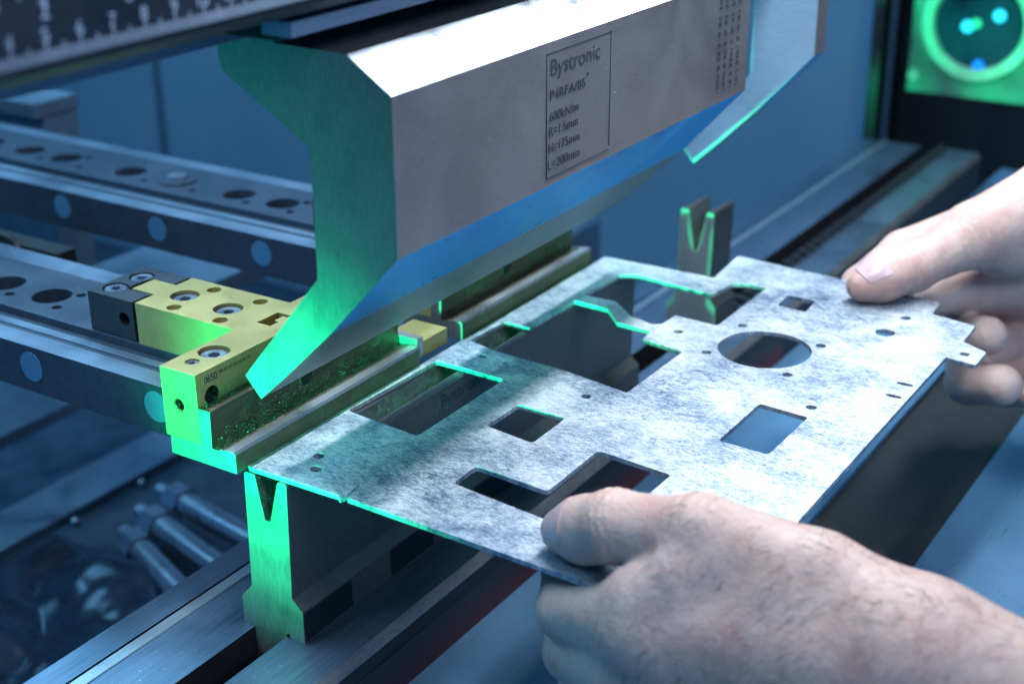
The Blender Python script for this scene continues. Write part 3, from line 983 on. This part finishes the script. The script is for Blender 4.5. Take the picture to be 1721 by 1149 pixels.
class Hand:
    """groups: list of (k_join, [ (a, b, ra, rb, k) ... ]) of round cones, all mm"""
    def __init__(self, groups, cuts=()):
        self.groups = groups
        self.cuts = cuts
    def sdf(self, P):
        D = None
        for kj, prims in self.groups:
            d = None
            for a, b, ra, rb, k in prims:
                e = sd_cone(P, a, b, ra, rb)
                d = e if d is None else smin(d, e, k)
            D = d if D is None else smin(D, d, kj)
        for fn in self.cuts:
            D = fn(P, D)
        return D
    def mesh(self, name, h=1.2, smooth=3, clip=None):
        pts = []
        for _, prims in self.groups:
            for a, b, ra, rb, k in prims:
                for p, r in ((a, ra), (b, rb)):
                    pts.append(np.array(p) - r - 4); pts.append(np.array(p) + r + 4)
        lo = np.min(pts, 0); hi = np.max(pts, 0)
        if clip is not None:
            lo = np.maximum(lo, clip[0]); hi = np.minimum(hi, clip[1])
        n = np.ceil((hi - lo) / h).astype(int) + 1
        F = np.empty(n, np.float32)
        ys = lo[1] + h * np.arange(n[1]); zs = lo[2] + h * np.arange(n[2])
        YY, ZZ = np.meshgrid(ys, zs, indexing='ij')
        for i in range(n[0]):
            P = np.stack([np.full_like(YY, lo[0] + h * i), YY, ZZ], -1)
            F[i] = self.sdf(P)
        # naive surface nets
        ins = F < 0
        c = np.zeros(np.array(n) - 1, np.int8)
        for dx in (0, 1):
            for dy in (0, 1):
                for dz in (0, 1):
                    c += ins[dx:n[0] - 1 + dx, dy:n[1] - 1 + dy, dz:n[2] - 1 + dz]
        act = (c > 0) & (c < 8)
        ids = -np.ones(act.shape, np.int64)
        cells = np.argwhere(act)
        ids[act] = np.arange(len(cells))
        acc = np.zeros((len(cells), 3)); cnt = np.zeros(len(cells))
        corners = [(0, 0, 0), (1, 0, 0), (0, 1, 0), (1, 1, 0), (0, 0, 1), (1, 0, 1), (0, 1, 1), (1, 1, 1)]
        for i in range(8):
            for j in range(i + 1, 8):
                if sum(abs(p - q) for p, q in zip(corners[i], corners[j])) != 1:
                    continue
                A = cells + corners[i]; B = cells + corners[j]
                fa = F[A[:, 0], A[:, 1], A[:, 2]]; fb = F[B[:, 0], B[:, 1], B[:, 2]]
                m = (fa < 0) != (fb < 0)
                t = np.where(m, fa / np.where(m, fa - fb, 1), 0)
                acc[m] += (A + (B - A) * t[:, None])[m]
                cnt[m] += 1
        vert = lo + h * acc / cnt[:, None]
        faces = []
        for ax in range(3):
            o1, o2 = [(1, 2), (2, 0), (0, 1)][ax]
            sl0 = [slice(1, None)] * 3; sl0 = [slice(1, n[q] - 1) for q in range(3)]
            sl0[ax] = slice(0, n[ax] - 1)
            sl1 = list(sl0); sl1[ax] = slice(1, n[ax])
            a = ins[tuple(sl0)]; b = ins[tuple(sl1)]
            e = np.argwhere(a != b)
            off = np.array([1, 1, 1]); off[ax] = 0
            e2 = e + off
            u = np.zeros(3, int); u[o1] = 1
            w = np.zeros(3, int); w[o2] = 1
            q = [ids[tuple((e2 - u - w).T)], ids[tuple((e2 - w).T)], ids[tuple(e2.T)], ids[tuple((e2 - u).T)]]
            fl_ = a[tuple(e.T)]
            Q = np.stack(q, 1)
            Q[~fl_] = Q[~fl_][:, ::-1]
            faces.append(Q)
        faces = np.concatenate(faces)
        faces = faces[(faces >= 0).all(1)]
        me = bpy.data.meshes.new(name)
        me.from_pydata((vert * S).tolist(), [], faces.tolist())
        bm = bmesh.new(); bm.from_mesh(me)
        for _ in range(smooth):
            bmesh.ops.smooth_vert(bm, verts=bm.verts, factor=0.5, use_axis_x=True, use_axis_y=True, use_axis_z=True)
        bm.to_mesh(me); bm.free()
        me.shade_smooth()
        return me
    def march(self, o, d, far=30):
        """distance from inside point o along d to the skin"""
        t = np.arange(0, far, 0.1)
        P = np.array(o) + np.outer(t, np.array(d))
        f = self.sdf(P)
        i = np.argmax(f > 0)
        return t[i]

def nail(hand, tip, base, up, width, name, parent, back=0.12, front=1.0, lift=0.28):
    """curved nail plate lying on the skin of the last phalanx"""
    tip, base, up = np.array(tip, float), np.array(base, float), np.array(up, float)
    ax = tip - base
    L = np.linalg.norm(ax); ax /= L
    up = up - ax * (up @ ax); up /= np.linalg.norm(up)
    side = np.cross(ax, up)
    bm = bmesh.new()
    NU, NV = 11, 10
    grid = []
    for j in range(NV):
        v = j / (NV - 1)
        row = []
        for i in range(NU):
            u = -1 + 2 * i / (NU - 1)
            # rounded outline
            vv = back + (front - back) * v
            if v < 0.25:
                vv += 0.10 * (u * u)
            if v > 0.7:
                vv -= 0.16 * (u * u) * (v - 0.7) / 0.3
            a = u * width
            d = up * math.cos(a) + side * math.sin(a)
            o = base + ax * L * vv
            t = hand.march(o, d)
            row.append(bm.verts.new(Vector((o + d * (t + lift - 0.25 * (abs(u) > 0.95))) * S)))
        grid.append(row)
    for j in range(NV - 1):
        for i in range(NU - 1):
            bm.faces.new((grid[j][i], grid[j][i + 1], grid[j + 1][i + 1], grid[j + 1][i]))
    ex = bmesh.ops.extrude_face_region(bm, geom=bm.faces[:])
    nv = [e for e in ex['geom'] if isinstance(e, bmesh.types.BMVert)]
    bmesh.ops.recalc_face_normals(bm, faces=bm.faces)
    for vtx in nv:
        pass
    bmesh.ops.translate(bm, verts=nv, vec=Vector(-up * 0.5 * S))
    return link(name, from_bm(bm), M_NAIL, parent)

def chain(pts, rs, k=3.0):
    return [(pts[i], pts[i + 1], rs[i], rs[i + 1], k) for i in range(len(pts) - 1)]

# ---- near hand: the operator's left, thumb on top of the sheet, fingers curled below
L_TIP, L_IP, L_MCP, L_CMC = (9.5, -126.5, -22.2), (6.0, -148, -12.0), (7, -178, -6), (12, -216, -15)
L_W = (5, -256, -28)
LH = Hand([
    (1, [((-11, -167, -36), L_W, 14, 24, 8), ((-10, -164, -54), (0, -256, -38), 13.5, 24, 8), ((-10, -163, -73), (-4, -256, -48), 13, 22, 8), ((-8, -165, -93), (-6, -254, -55), 12, 20, 8),
         (L_W, (3, -330, -42), 26, 29, 8), ((-4, -256, -46), (-6, -330, -55), 25, 29, 8), ((3, -330, -42), (8, -480, -60), 30, 38, 8),
         ((-8, -151, -38), (-9, -166, -25), 9, 10, 6), ((-9, -166, -25), (-5, -176, -17), 10, 11, 6)]),
    (9, chain([L_MCP, L_CMC, (10, -245, -24)], [13.2, 17, 21], 4)),
    (2.5, chain([L_TIP, (8.6, -136, -18.2), L_IP, (6.2, -160, -10.0), L_MCP], [8.0, 11.2, 11.8, 11.2, 13.0], 4)),
    (7, [((2, -188, -15), (-10, -170, -34), 12, 13, 6), ((4, -206, -20), (-10, -178, -40), 16, 14, 6)]),
    (4, chain([(-11, -167, -36), (3.0, -132, -48.0), (22, -120, -46), (40, -128, -42)], [13.5, 10.6, 8.4, 7.4])),
    (3, chain([(-10, -164, -54), (6, -133, -67), (26, -118, -66), (44, -126, -60)], [13, 10.6, 8.6, 7.6])),
    (3, chain([(-10, -163, -73), (7, -138, -84), (26, -124, -84), (42, -132, -80)], [12, 10.2, 8.2, 7.4])),
    (3, chain([(-8, -165, -93), (6, -146, -99), (22, -136, -100), (34, -142, -96)], [11, 9, 7.2, 6.6])),
])
def wrinkles(me, joints):
    """press skin folds into the mesh: joint = (centre, axis, dorsal, reach, pitch, depth)"""
    n = len(me.vertices)
    co = np.empty(n * 3); me.vertices.foreach_get('co', co); co = co.reshape(-1, 3) / S
    no = np.empty(n * 3); me.vertices.foreach_get('normal', no); no = no.reshape(-1, 3)
    d = np.zeros(n)
    for c, ax, up, reach, pitch, depth in joints:
        ax = np.array(ax, float); ax /= np.linalg.norm(ax)
        up = np.array(up, float); up /= np.linalg.norm(up)
        r = co - np.array(c)
        sv = r @ ax
        rad = np.linalg.norm(r - np.outer(sv, ax), axis=1)
        wob = sv + 0.5 * np.sin(rad * 0.5 + co[:, 2] * 0.6) + 0.4 * np.sin(co[:, 0] * 0.8 + 1.0)
        m = np.exp(-(sv / reach) ** 2) * np.clip((no @ up + 0.15) / 0.6, 0, 1) * (rad < 20)
        d -= depth * m * np.clip(np.cos(wob * 2 * np.pi / pitch), 0, 1) ** 3
        d += depth * 0.5 * m
    co = (co + no * d[:, None]) * S
    me.vertices.foreach_set('co', co.ravel())
    me.update()

def hairs(me, name, parent, count, mask, flow, length):
    n = len(me.vertices)
    co = np.empty(n * 3); me.vertices.foreach_get('co', co); co = co.reshape(-1, 3) / S
    no = np.empty(n * 3); me.vertices.foreach_get('normal', no); no = no.reshape(-1, 3)
    w = np.clip(mask(co, no), 0, None)
    idx = np.random.choice(n, count, p=w / w.sum())
    vs, fs = [], []
    for i in idx:
        p = co[i] + np.random.normal(0, 0.5, 3)
        p = co[i] + (p - co[i]) - no[i] * ((p - co[i]) @ no[i])
        nn = no[i]
        f = flow(co[i]) + np.random.normal(0, 0.28, 3)
        f -= nn * (f @ nn); f /= np.linalg.norm(f) + 1e-6
        L = length * np.random.uniform(0.5, 1.2)
        side = np.cross(f, nn)
        bend = np.random.normal(0, 0.25)
        b = len(vs)
        K = 4
        for j in range(K + 1):
            t = j / K
            c = p + f * L * t + side * bend * L * t * t + nn * (0.1 + 1.9 * math.sin(t * 2.2) * 0.6)
            r = 0.08 * (1 - 0.8 * t)
            for k in range(3):
                a = k * 2.094
                vs.append(tuple((c + r * (side * math.cos(a) + nn * math.sin(a))) * S))
        for j in range(K):
            for k in range(3):
                fs.append((b + j * 3 + k, b + j * 3 + (k + 1) % 3, b + j * 3 + 3 + (k + 1) % 3, b + j * 3 + 3 + k))
    m = bpy.data.meshes.new(name)
    m.from_pydata(vs, [], fs)
    m.shade_smooth()
    o = link(name, m, M_HAIR, parent)
    o['kind'] = 'stuff'
    return o

lh = empty('hand', (10, -180, -60))
tag(lh, 'near bare hand with thumb pressing the sheet corner, hairy wrist', 'hand', 'hands of the operator')
lm = LH.mesh('near_hand', 1.0, 3, (np.array([-60, -400, -130]), np.array([70, -95, 30])))
wrinkles(lm, [(L_IP, (0, 1, -0.3), (-0.5, 0, 0.85), 6.5, 3.1, 0.75), ((3, -132, -48), (0.3, 1, 0), (-0.9, 0.2, 0.2), 5, 3.2, 0.5), (L_MCP, (0, 1, 0), (-0.5, 0, 0.85), 9, 5.2, 0.5), ((-10, -165, -36), (0.3, 1, 0), (-1, 0, 0.2), 7, 4.0, 0.35)])
hs_ = link('palm_and_fingers', lm, M_SKIN, lh)
hairs(lm, 'hand_hair', lh, 2400, lambda c, n: (c[:, 1] < -168) * (0.35 + 0.65 * (c[:, 1] < -200)) * np.clip(-n[:, 0] + 0.6 * n[:, 2] + 0.1, 0, 1) * (c[:, 1] > -345) * (0.4 + 0.6 * np.clip((-20 - c[:, 2]) / 20, 0, 1)),
      lambda p: np.array([0.1, 0.35, -0.9]), 9.0)
nail(LH, L_TIP, (8.6, -136, -18.2), (-0.62, 0.30, 0.80), 0.78, 'thumbnail', lh, 0.18, 1.5, 0.45)

# ---- far hand: the operator's right, thumb on top, fingertips curling out below the sheet
R_TIP, R_IP, R_MCP, R_CMC = (284, -131, -21.6), (308, -147, -16.5), (333, -168, -4), (378, -196, 6)
RH = Hand([
    (1, [((388, -172, -6), (425, -236, 0), 16, 28, 8), ((395, -180, -44), (425, -240, -14), 15, 27, 8), ((394, -190, -64), (425, -246, -26), 14, 25, 8), ((390, -200, -80), (420, -250, -34), 12, 22, 8),
         ((376, -160, -40), (400, -205, -38), 18, 23, 8), ((336, -150, -42), (385, -180, -38), 9.5, 19, 8),
         ((425, -236, 0), (455, -330, 0), 29, 31, 8), ((425, -246, -20), (455, -330, -15), 27, 31, 8), ((455, -330, -5), (500, -480, -20), 34, 40, 8)]),
    (9, chain([R_TIP, (292, -137, -19.4), R_IP, (320, -157, -10.5), R_MCP, R_CMC, (412, -225, 4)], [8.2, 11.4, 12.2, 12.2, 16, 23, 26], 4)),
    (8, [((347, -178, -14), (388, -204, -10), 14, 23, 6)]),
    (4, chain([(388, -172, -8), (350, -128, -25), (328, -114, -39), (308, -119, -43.5)], [14.5, 10.6, 8.8, 7.8])),
    (3, chain([(396, -182, -44), (374, -148, -66), (354, -160, -66), (336, -180, -56)], [13, 11.0, 10.6, 10.2])),
    (3, chain([(394, -194, -64), (376, -162, -90), (350, -170, -90), (327, -192, -77)], [12.5, 11.5, 11.5, 10.6])),
    (3, chain([(388, -204, -82), (386, -178, -98), (366, -186, -98), (352, -202, -90)], [10.5, 8.6, 7.6, 7.0])),
])
rh = empty('hand', (360, -180, -60))
tag(rh, 'far blurred hand pinching the sheet at right edge, fingertips below', 'hand', 'hands of the operator')
rm = RH.mesh('far_hand', 1.3, 3, (np.array([270, -400, -135]), np.array([500, -95, 50])))
wrinkles(rm, [(R_IP, (-0.75, 0.55, -0.2), (-0.3, -0.3, 0.9), 7, 3.4, 0.7), (R_MCP, (-0.75, 0.6, -0.3), (-0.3, -0.5, 0.8), 9, 5.5, 0.6)])
link('palm_and_fingers', rm, M_SKIN, rh)
nail(RH, R_TIP, (292, -137, -19.4), (-0.45, 0.1, 0.9), 0.85, 'thumbnail', rh, -0.1, 1.2, 0.5)
